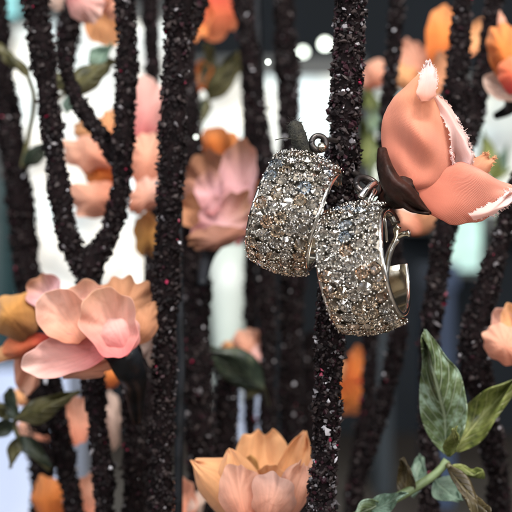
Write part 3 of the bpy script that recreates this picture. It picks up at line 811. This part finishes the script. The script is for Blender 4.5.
# --- flowers behind
f = flower(432, 88, 78, 'blurred orange fabric flower at the top right, above the coral flower')
shell(f, 443, 42, 20, 38, 77, 'orange', 2.4, 80, (.2, .2), 1.3)
shell(f, 416, 60, 15, 25, 82, 'peach', -2, 120, (-.1, .3), 1.3)
shell(f, 408, 80, 13, 20, 80, 'apricot', 2, 140, (-.2, .1), 1.3)
shell(f, 440, 74, 12, 24, 73, 'brown', -1.5, 80, (.1, .2), 1.3)
shell(f, 474, 38, 14, 24, 83, 'apricot', -1.5, 50, (.2, .2), 1.3)
f = flower(372, 82, 96, 'small salmon petal flower glimpsed between the thickest twig and the thin one')
shell(f, 377, 74, 13, 15, 96, 'peach', 2, 90, (0, .2), 1.2); shell(f, 368, 78, 10, 14, 98, 'pink', -1.5, 110, (-.2, .1), 1.2)
f = flower(512, 96, 48, 'reddish orange fabric flower cut off by the right edge, high up')
shell(f, 505, 56, 17, 33, 46, 'orange', 3, 105, (-.2, .15), 1.2)
shell(f, 524, 52, 20, 34, 47, 'orange', 2, 80, (.2, .1), 1.2)
petal(f, (505, 40), (500, 12), 10, 49, 50, 'peach', .6, 'point')
shell(f, 512, 76, 15, 19, 43, 'red', 2.2, 95, (0, .1), 1.2)
shell(f, 502, 88, 13, 20, 46, 'cream', -1.5, 150, (-.2, -.1), 1.2)
stalk(f, [(514, 92, 47), (510, 108, 50), (496, 116, 52)], [22, 14, 8], M['stem_black'], 'calyx')
f = flower(132, 200, 58, 'peach fabric flower mostly hidden behind the forked twig, seen on both its sides')
shell(f, 92, 154, 19, 29, 58, 'peach', 2, 165, (-.2, .2), 1.4)
shell(f, 98, 133, 17, 26, 62, 'apricot', 2, 150, (-.1, .3), 1.4)
shell(f, 104, 176, 13, 22, 60, 'orange', 2, 170, (-.2, .1), 1.4)
shell(f, 97, 198, 20, 31, 57, 'peach', 2.2, 185, (-.2, -.2), 1.4)
shell(f, 146, 110, 19, 36, 63, 'rose', 2, 80, (.2, .2), 1.3)
shell(f, 146, 162, 19, 30, 57, 'peach', 2.5, 80, (.2, .1), 1.4)
shell(f, 146, 196, 16, 22, 54, 'pink', 2, 40, (.2, -.1), 1.4)
shell(f, 148, 234, 15, 25, 57, 'ochre', 2, -80, (.1, -.3), 1.3)
shell(f, 116, 140, 15, 34, 64, 'apricot', 2, 100, (0, .3))
f = flower(98, 30, 52, 'pink and apricot petals hanging in at the top left')
shell(f, 84, 0, 19, 25, 50, 'rose', 2, -60, (-.1, -.2), 1.3); shell(f, 102, 18, 20, 29, 54, 'apricot', -2.4, -80, (.1, -.2), 1.4); shell(f, 112, -2, 16, 22, 52, 'peach', 2, -70, (.2, -.1), 1.3)
petal(f, (60, -16), (52, 10), 26, 56, 56, 'cream', 2, 'round')
f = flower(212, 20, 84, 'reddish orange blurred flower at the top, right of the thick left twig')
shell(f, 213, 14, 20, 28, 84, 'red', 2.5, -90, (.1, -.1), 1.4); shell(f, 200, 20, 13, 21, 82, 'orange', -2, -110, (-.2, 0), 1.3); shell(f, 226, 6, 13, 22, 86, 'red', 2, -70, (.2, 0), 1.3)
f = flower(200, 80, 90, 'small orange petal showing beside the thick left twig above the mauve flower')
shell(f, 202, 76, 11, 16, 90, 'orange', -1.5, 80, (.1, .2), 1.3); shell(f, 194, 80, 9, 14, 91, 'apricot', 1.5, 110, (-.2, 0), 1.3)
f = flower(246, 372, 70, 'small pinkish peach flower above the dark green leaf in the lower middle')
shell(f, 248, 350, 17, 22, 69, 'peach', 3, 95, (0, .15)); shell(f, 236, 356, 12, 18, 72, 'apricot', 2, 140, (-.2, .1)); shell(f, 256, 360, 10, 18, 67, 'rose', 1.8, 70, (.3, 0))
f = flower(354, 412, 88, 'bright orange petals between the thickest twig and the thin blurred one')
shell(f, 357, 366, 13, 20, 88, 'orange', -2, 75, (.1, .2), 2.0); shell(f, 352, 397, 17, 21, 86, 'orange', 2.2, -70, (0, -.2), 2.0); shell(f, 346, 380, 12, 24, 90, 'apricot', 2, 120, (-.2, 0), 1.6); shell(f, 362, 386, 8, 14, 87, 'red', -1, 10, (.2, 0), 1.5)
f = flower(510, 356, 26, 'peach fabric petals cut off by the right edge below the slanting twig')
shell(f, 506, 346, 19, 26, 26, 'peach', 2.6, 140, (-.2, .1), 1.3); shell(f, 516, 334, 18, 30, 29, 'apricot', -2, 95, (0, .2), 1.3); shell(f, 504, 326, 12, 19, 30, 'pink', -1.5, 110, (-.2, .3), 1.3)
f = flower(414, 224, 66, 'dull peach petals half hidden just below the dark sepals of the coral flower')
shell(f, 404, 221, 12, 20, 66, 'peach', 1.5, 150, (0, .2), 1.2); shell(f, 424, 220, 12, 18, 67, 'brown', 1.5, 60, (0, .2), 1.2)
f = flower(76, 440, 60, 'peach fabric flower in the shade below the blush flower at the left')
shell(f, 77, 420, 18, 25, 59, 'peach', -2.2, 95, (.1, .2), 1.4); shell(f, 66, 428, 13, 20, 61, 'brown', 2, 130, (-.2, 0), 1.3)
shell(f, 34, 432, 13, 18, 62, 'peach', 2, 150, (-.2, .1), 1.3); shell(f, 24, 398, 9, 13, 62, 'apricot', 1, 140, (0, .2), 1.2)
shell(f, 113, 420, 10, 28, 62, 'cream', 1.5, 95, (.2, 0), 1.4); shell(f, 112, 376, 9, 13, 62, 'orange', 1.5, 90, (0, .1), 1.3)
f = flower(72, 530, 56, 'orange fabric flower rising from the bottom edge at the lower left')
shell(f, 50, 502, 18, 28, 55, 'orange', 2.4, 105, (-.2, .2), 1.4); shell(f, 92, 502, 19, 29, 56, 'peach', -2.4, 80, (.2, .2), 1.4, label='peach petal'); shell(f, 72, 516, 15, 26, 60, 'apricot', 2, 95, (0, .2), 1.3); shell(f, 62, 520, 16, 24, 54, 'brown', -1.5, 110, (-.1, .3), 1.3)
f = flower(184, 520, 44, 'small dusky peach flower at the bottom edge left of the apricot flower')
shell(f, 184, 500, 13, 23, 44, 'peach', -2, 100, (0, .2), 1.4); shell(f, 195, 508, 9, 17, 45, 'cream', 1.5, 70, (.2, .1), 1.2); shell(f, 174, 510, 10, 18, 46, 'brown', 1.5, 120, (-.2, .1), 1.2)

# --- leaves
s = thing('leaf_sprig', P(449, 466, 20), 'teal green leaf sprig with one large upright leaf at the lower right', 'leaf sprig', 'leaf sprigs')
leaf(s, (446, 458), (423, 334), 48, 20, 16, 'teal', bulge=-1.6, bend=-6)
leaf(s, (454, 452), (516, 378), 34, 22, 20, 'green', bulge=-1.2, bend=4, label='yellow green leaf reaching right')
leaf(s, (452, 465), (484, 474), 12, 19, 17, 'green', bulge=-.5)
leaf(s, (408, 498), (400, 460), 20, 19, 18, 'brown', label='small brown leaf')
leaf(s, (412, 496), (420, 455), 18, 26, 28, 'sage')
leaf(s, (436, 480), (462, 500), 28, 22, 22, 'sage', label='small round pale leaf')
leaf(s, (447, 458), (454, 428), 12, 17, 14, 'green')
stalk(s, [(447, 460, 19), (438, 472, 19), (416, 487, 19), (392, 500, 19), (364, 513, 19), (335, 530, 14)], [8, 9, 10, 11, 11, 9], M['stem_green'])
stalk(s, [(447, 464, 18.5), (460, 478, 18), (472, 495, 18), (486, 516, 18)], [6, 5, 4, 3], M['stem_olive'], 'side_stem')
leaf(s, (449, 467), (490, 522), 17, 17.5, 15, 'brown', bend=3, label='narrow folded striped leaf')
leaf(s, (370, 510), (404, 492), 20, 17, 15, 'sage'); leaf(s, (382, 504), (352, 522), 18, 17, 16, 'teal')
s = thing('leaf_sprig', P(14, 425, 42), 'olive green leaf sprig in front of the pale blue box', 'leaf sprig', 'leaf sprigs')
leaf(s, (16, 419), (82, 392), 25, 40, 38, 'olive', bulge=1.0); leaf(s, (12, 420), (8, 388), 16, 40, 40, 'dark'); leaf(s, (20, 436), (52, 466), 20, 42, 42, 'dark', bulge=.8)
leaf(s, (18, 438), (12, 468), 13, 41, 40, 'olive'); leaf(s, (14, 424), (-10, 438), 16, 40, 40, 'dark'); leaf(s, (10, 420), (-8, 404), 12, 41, 41, 'olive')
stalk(s, [(18, 418, 41), (14, 424, 42), (19, 438, 42), (28, 450, 44), (50, 470, 46)], 5, M['stem_olive'])
s = thing('leaf_sprig', P(66, 94, 48), 'blurred olive leaf between the two arms of the forked twig near the top', 'leaf sprig', 'leaf sprigs')
leaf(s, (66, 92), (114, 60), 28, 48, 46, 'olive', bulge=1.2); leaf(s, (62, 90), (50, 72), 12, 50, 50, 'olive')
leaf(s, (88, 62), (112, 44), 18, 50, 50, 'sage')
stalk(s, [(74, 88, 48), (64, 94, 50), (52, 104, 52)], 4, M['stem_olive'])
s = thing('leaf_sprig', P(30, 140, 60), 'dark blurred leaves beside the far left twig near the bright window', 'leaf sprig', 'leaf sprigs')
leaf(s, (24, 165), (46, 142), 18, 60, 58, 'dark', bulge=.8); leaf(s, (28, 76), (-4, 44), 12, 58, 58, 'olive', bulge=.5); leaf(s, (66, 114), (68, 84), 10, 60, 60, 'sage')
stalk(s, [(28, 76, 58), (34, 100, 59), (28, 140, 60), (22, 168, 61)], 5, M['stem_olive'])
s = thing('leaf_sprig', P(262, 386, 56), 'dark green broad leaf under the small pinkish peach flower', 'leaf sprig', 'leaf sprigs')
leaf(s, (264, 388), (196, 348), 38, 56, 54, 'dark', bulge=1.5, bend=-4); leaf(s, (260, 384), (246, 400), 16, 57, 57, 'olive')
stalk(s, [(258, 384, 56), (264, 390, 58), (268, 405, 62)], 4, M['stem_olive'])
s = thing('leaf_sprig', P(214, 96, 88), 'blurred olive leaves above the round orange bud', 'leaf sprig', 'leaf sprigs')
leaf(s, (208, 100), (238, 52), 26, 88, 86, 'olive', bulge=1.2); leaf(s, (212, 98), (206, 44), 20, 90, 90, 'olive'); leaf(s, (206, 98), (204, 122), 16, 88, 88, 'dark')
stalk(s, [(210, 94, 88), (206, 108, 88), (200, 130, 86)], 4, M['stem_olive'])
s = thing('leaf_sprig', P(478, 210, 110), 'pale green blurred leaves behind the tip of the coral flower', 'leaf sprig', 'leaf sprigs')
leaf(s, (490, 176), (482, 130), 20, 110, 112, 'green'); leaf(s, (492, 178), (508, 146), 18, 110, 112, 'sage'); leaf(s, (488, 172), (512, 170), 16, 108, 110, 'green')
stalk(s, [(490, 172, 110), (494, 190, 108), (500, 230, 104)], 4, M['stem_green'])
s = thing('leaf_sprig', P(372, 190, 120), 'pale green blurred leaves between the thickest twig and the coral flower', 'leaf sprig', 'leaf sprigs')
leaf(s, (372, 170), (364, 120), 22, 120, 122, 'green'); leaf(s, (372, 130), (386, 96), 20, 120, 122, 'sage'); leaf(s, (374, 112), (366, 88), 16, 120, 120, 'green')
stalk(s, [(372, 110, 121), (374, 150, 121), (372, 190, 120), (372, 240, 118)], 4, M['stem_green'])

# ------------------------------------------------------------------ earrings
def stone_geo(r):
    g = [(r * math.cos(math.pi / 8 * k), r * math.sin(math.pi / 8 * k), 0) for k in range(16)]
    tb = [(r * .44 * math.cos(math.pi / 4 * k), r * .44 * math.sin(math.pi / 4 * k), r * .42) for k in range(8)]
    V = np.array(g + tb + [(0, 0, -r * .78)])
    F, fm = [[16 + k for k in range(8)]], [0]
    for i in range(8):
        a, b = 16 + i, 16 + (i + 1) % 8
        F += [[a, 2 * i + 1, b], [a, 2 * i, 2 * i + 1], [b, 2 * i + 1, (2 * i + 2) % 16]]; fm += [0, 0, 0]
        F += [[2 * i + 1, 2 * i, 24], [(2 * i + 2) % 16, 2 * i + 1, 24]]; fm += [1, 1]
    return V, F, fm
STONE = []
for g, fo in CRY:
    row = []
    for k in range(3):
        SV, SF, SFM = stone_geo(.90)
        SV = SV + RNG.normal(0, .028, SV.shape)
        me = bpy.data.meshes.new('crystal')
        me.from_pydata((SV * U).tolist(), [], SF)
        me.materials.append(g); me.materials.append(fo)
        me.polygons.foreach_set('material_index', np.array(SFM, np.int32))
        me.update(); row.append(me)
    STONE.append(row)

def earring(cpx, cpy, y, roll, yaw, R, W, label, a0, a1, band_end, seed):
    """hoop whose near rim is centred at the photo point; roll in the picture plane, yaw towards the viewer (degrees)"""
    rng = np.random.default_rng(seed)
    ro, ya = math.radians(roll), math.radians(yaw)
    ax = np.array((math.cos(ro) * math.cos(ya), -math.sin(ya), math.sin(ro) * math.cos(ya)))      # along the hoop's axis, to the near rim
    up = np.array((-math.sin(ro), 0, math.cos(ro))); up -= ax * up.dot(ax); up /= np.linalg.norm(up)
    fr = np.cross(up, ax); fr /= np.linalg.norm(fr)
    if fr[1] > 0: fr = -fr                                                                     # towards the viewer
    C0 = P(cpx, cpy, y) - ax * W / 2
    t = thing('earring', C0 + up * R, label, 'earring', 'pair of crystal hoop earrings')
    rad = lambda a: math.radians(a)
    def pt(a, h, r):  # angle from the front, up positive; h along the axis
        return C0 + ax * h + (fr * math.cos(rad(a)) + up * math.sin(rad(a))) * r
    dome = lambda h: .75 * (1 - (2 * h / W) ** 2)
    # band: closed cross section swept from the top round the front to the back
    hs = np.linspace(-W / 2, W / 2, 13)
    ro_ = R - .95
    sec = [(h, ro_ + dome(h)) for h in hs] + [(W / 2 + .02, ro_ - .12)] + [(W / 2 - .05, ro_ - .62)] + [(h, ro_ - .72 + dome(h) * .6) for h in hs[::-1]] + [(-W / 2 + .05, ro_ - .62)] + [(-W / 2 - .02, ro_ - .12)]
    ns = len(sec)
    angs = np.linspace(a0 + 14, band_end, 110)
    V = np.array([pt(a, h, r) for a in angs for h, r in sec])
    F = [[i * ns + j, (i + 1) * ns + j, (i + 1) * ns + (j + 1) % ns, i * ns + (j + 1) % ns] for i in range(len(angs) - 1) for j in range(ns)]
    F += [list(range(ns)), [(len(angs) - 1) * ns + j for j in range(ns)][::-1]]
    fm = [1 if 14 <= f[0] % ns <= 27 else 0 for f in F]
    o = band = build('band', V, F, [M['setting'], M['gold_wash']], t, fm)
    e = o.modifiers.new('edges', 'EDGE_SPLIT'); e.split_angle = math.radians(50)
    # polished rim wire along each edge of the band
    for sgn in (1, -1):
        rp = np.array([pt(a, sgn * (W / 2 + .05), ro_ - .25) for a in np.linspace(a0 + 14, band_end, 110)])
        build('rim', *tube(rp, .33, 10), M['silver'], band)
    # crystals in staggered rows, with bead prongs between
    rows = 5
    pitch = W / rows
    org = np.array(t.location) / U
    beads = []
    for k in range(rows):
        h = -W / 2 + pitch * (k + .5)
        rr = ro_ + dome(h) + .25
        step = math.degrees(1.76 / rr)
        a = a0 - (step / 2 if k % 2 else 0)
        while a > a1:
            hh, aa = h + rng.normal(0, .05), a + rng.normal(0, .5)
            nrm = (fr * math.cos(rad(aa)) + up * math.sin(rad(aa))) + ax * (hh / W) * .62 + rng.normal(0, .10, 3)
            nrm /= np.linalg.norm(nrm)
            z = Vector(nrm); q = z.to_track_quat('Z', 'Y')
            q = q @ Matrix.Rotation(rng.uniform(0, 6.28), 3, 'Z').to_quaternion()
            low = max(0, min(1, (40 - a) / 120))  # champagne and smoky share grows downward, painting top light into the tint
            ty = (0 if rng.random() < .9 else 3) if rng.random() > .18 + .62 * low else (1 if rng.random() < .6 else 2)
            o = bpy.data.objects.new('crystal', STONE[ty][rng.integers(3)]); COL.objects.link(o); o.parent = t
            s = rng.uniform(.92, 1.03)
            o.rotation_mode = 'QUATERNION'; o.rotation_quaternion = q; o.scale = (s, s, s)
            o.location = Vector((pt(aa, hh, rr + .28) - org) * U)
            for m_ in range(6):
                an = m_ * math.pi / 3 + .3
                beads.append(pt(aa + math.degrees(.93 * math.sin(an) / rr), hh + .9 * math.cos(an), rr + .52 - abs(math.cos(an)) * .16 * (abs(hh) / W * 4)) + rng.normal(0, .04, 3))
            a -= step
    # bead prongs: many small balls, one mesh of the setting
    bv, bf = [], []
    ico_v, ico_f = [], []
    for i in range(5):
        th = math.pi * i / 4
        for j in range(8):
            ico_v.append((math.sin(th) * math.cos(j * math.pi / 4), math.sin(th) * math.sin(j * math.pi / 4), math.cos(th)))
    ico_f = [[i * 8 + j, (i + 1) * 8 + j, (i + 1) * 8 + (j + 1) % 8, i * 8 + (j + 1) % 8] for i in range(4) for j in range(8)]
    ico_v = np.array(ico_v)
    for k, b in enumerate(beads):
        bv.append(b + ico_v * rng.uniform(.10, .185)); bf += [[x + 40 * k for x in q] for q in ico_f]
    o = build('prongs', np.vstack(bv), bf, M['bead'], band); o['kind'] = 'stuff'
    return t, pt, (C0, ax, up, fr)

tr, ptr, FRr = earring(394, 263, -3.5, 10, 17, 7.55, 7.6, 'crystal hoop earring on the right, its open silver clasp side showing', 98, -112, -176, 5)
tl, ptl, FRl = earring(323, 222, 0.0, -18, 11, 7.1, 7.6, 'crystal hoop earring on the left, tilted and partly behind the other one', 104, -118, -174, 9)

def clasp(t, pt, W, R):
    # hinge barrel and tab at the top
    a = 112
    build('hinge', *join(tube([pt(a, -W * .22, R - 1.0), pt(a, W * .22, R - 1.0)], .55, 14), tube([pt(a, W * .24, R - 1.0), pt(a, W * .36, R - 1.0)], .42, 14)), M['silver'], t)
    return
clasp(tr, ptr, 7.6, 7.55)
clasp(tl, ptl, 7.6, 7.1)
# right earring: hinged post with its ball end, seen inside the hoop
def P3(*a): return P(*a)
yb = 0.5
post = spline([P(386, 284, yb), P(386.5, 268, yb), P(389, 255, yb), P(393, 245, yb), P(398, 239, yb)], 30)
post_o = build('post', *tube(post, np.interp(np.arange(30), [0, 8, 20, 29], [.34, .42, .44, .36]), 14), M['silver'], tr)
build('post_catch', *join(tube(spline([P(394, 243, yb), P(397, 236, yb), P(396, 229, yb), P(399, 226, yb - .3)], 14), .38, 12),
                          tube(spline([P(397, 237, yb), P(403, 234, yb - .2), P(410, 233, yb - .4)], 10), np.r_[np.full(8, .34), .5, .42], 12)), M['gold_wash'], post_o)
build('hinge_wire', *join(tube(spline([P(380, 248, -1), P(381, 232, -1.4), P(384, 217, -1.6), P(386, 228, -1.4), P(387, 242, -1)], 24), .17, 8)), M['silver'], tr)
build('clip_arm', *join(tube(spline([P(386, 210, 2), P(392, 216, 2.4), P(396, 224, 2)], 14), .6, 12)), M['oxide'], tr)
post = spline([ptl(112, 0, 6.2), ptl(150, 0, 5.2), ptl(178, 0, 5.4)], 16)
build('post', *tube(post, .42, 12), M['silver'], tl)

# loops that hold the earrings on the twig
def ring(c, r, rr, nrm, n=40, a0=0, a1=360):
    nrm = np.array(nrm, float); nrm /= np.linalg.norm(nrm)
    e = np.cross(nrm, (0, 0, 1)); e /= np.linalg.norm(e); g = np.cross(nrm, e)
    a = np.radians(np.linspace(a0, a1, n))
    return tube(np.asarray(c) + r * (np.cos(a)[:, None] * e + np.sin(a)[:, None] * g), rr, 10, cap=True)
t = thing('wire_hook', P(367, 186, 2), 'dark wire loop with a silver tab above the right earring', 'hook')
o = build('loop', *ring(P(367, 186, 2.5), 1.45, .42, (.35, -.75, .75)), M['wire'], t)
v, f_ = tube(spline([P(360, 198, -.5), P(365, 192, -.2), P(370, 187, .4), P(375, 184, 1)], 14), .5, 10)
build('tab', v, f_, M['silver'], t)
build('pin', *join(tube([P(366, 205, -1.2), P(375, 189, -.6)], .2, 8), tube([P(369, 205, -1.2), P(377, 191, -.6)], .16, 8)), M['silver'], t)
build('tail', *tube(spline([P(372, 186, 3), P(362, 178, 8), P(352, 172, 12)], 14), .45, 10), M['wire'], t)
t = thing('wire_hook', P(319, 146, 4), 'small dark wire ring above the left earring, against the thickest twig', 'hook')
build('loop', *ring(P(319, 143, 4), .95, .36, (.25, -.9, .2)), M['wire'], t)
build('pearl', *lathe([(.02, -.6), (.42, -.42), (.6, 0), (.42, .42), (.02, .6)], P(322, 147, 3.2), 18), M['gold_wash'], t)
build('tail', *tube(spline([P(323, 141, 4.5), P(330, 140, 8), P(340, 142, 12)], 12), .36, 10), M['wire'], t)

# fuzzy stub of a broken twig above the left earring
t = thing('twig_stub', P(306, 156, 3), 'fuzzy olive black twig stub poking up behind the top of the left earring', 'twig stub')
s = spline([P(294, 121, 4), P(295, 126, 4), P(297, 134, 4), P(302, 146, 4.3), P(312, 160, 5.5), P(326, 172, 8), P(342, 180, 12)], 40)
v, f_ = tube(s, np.interp(np.arange(40), [0, 1, 4, 12, 22, 39], [.3, .8, 1.05, 1.05, 1.0, .9]), 16)
v = v + RNG.normal(0, .07, v.shape)
build('body', v, f_, M['moss'], t)
hv, hf, k = [], [], 0
for _ in range(420):
    i = RNG.integers(0, 22); d = RNG.normal(0, 1, 3); d /= np.linalg.norm(d)
    p = s[i] + d * np.interp(i, [0, 1, 4, 12, 22], [.25, .85, 1.15, 1.1, .95])
    q, g = tube(np.array([p, p + d * RNG.uniform(.15, .45) + RNG.normal(0, .06, 3)]), [.03, .012], 4)
    hv.append(q); hf += [[x + k for x in y] for y in g]; k += len(q)
q, g = tube(spline([P(292, 139, 3), P(284, 138, 2.5), P(275, 140, 2)], 8), .06, 5); hv.append(q); hf += [[x + k for x in y] for y in g]
o = build('fuzz', np.vstack(hv), hf, M['moss'], t); o['kind'] = 'stuff'
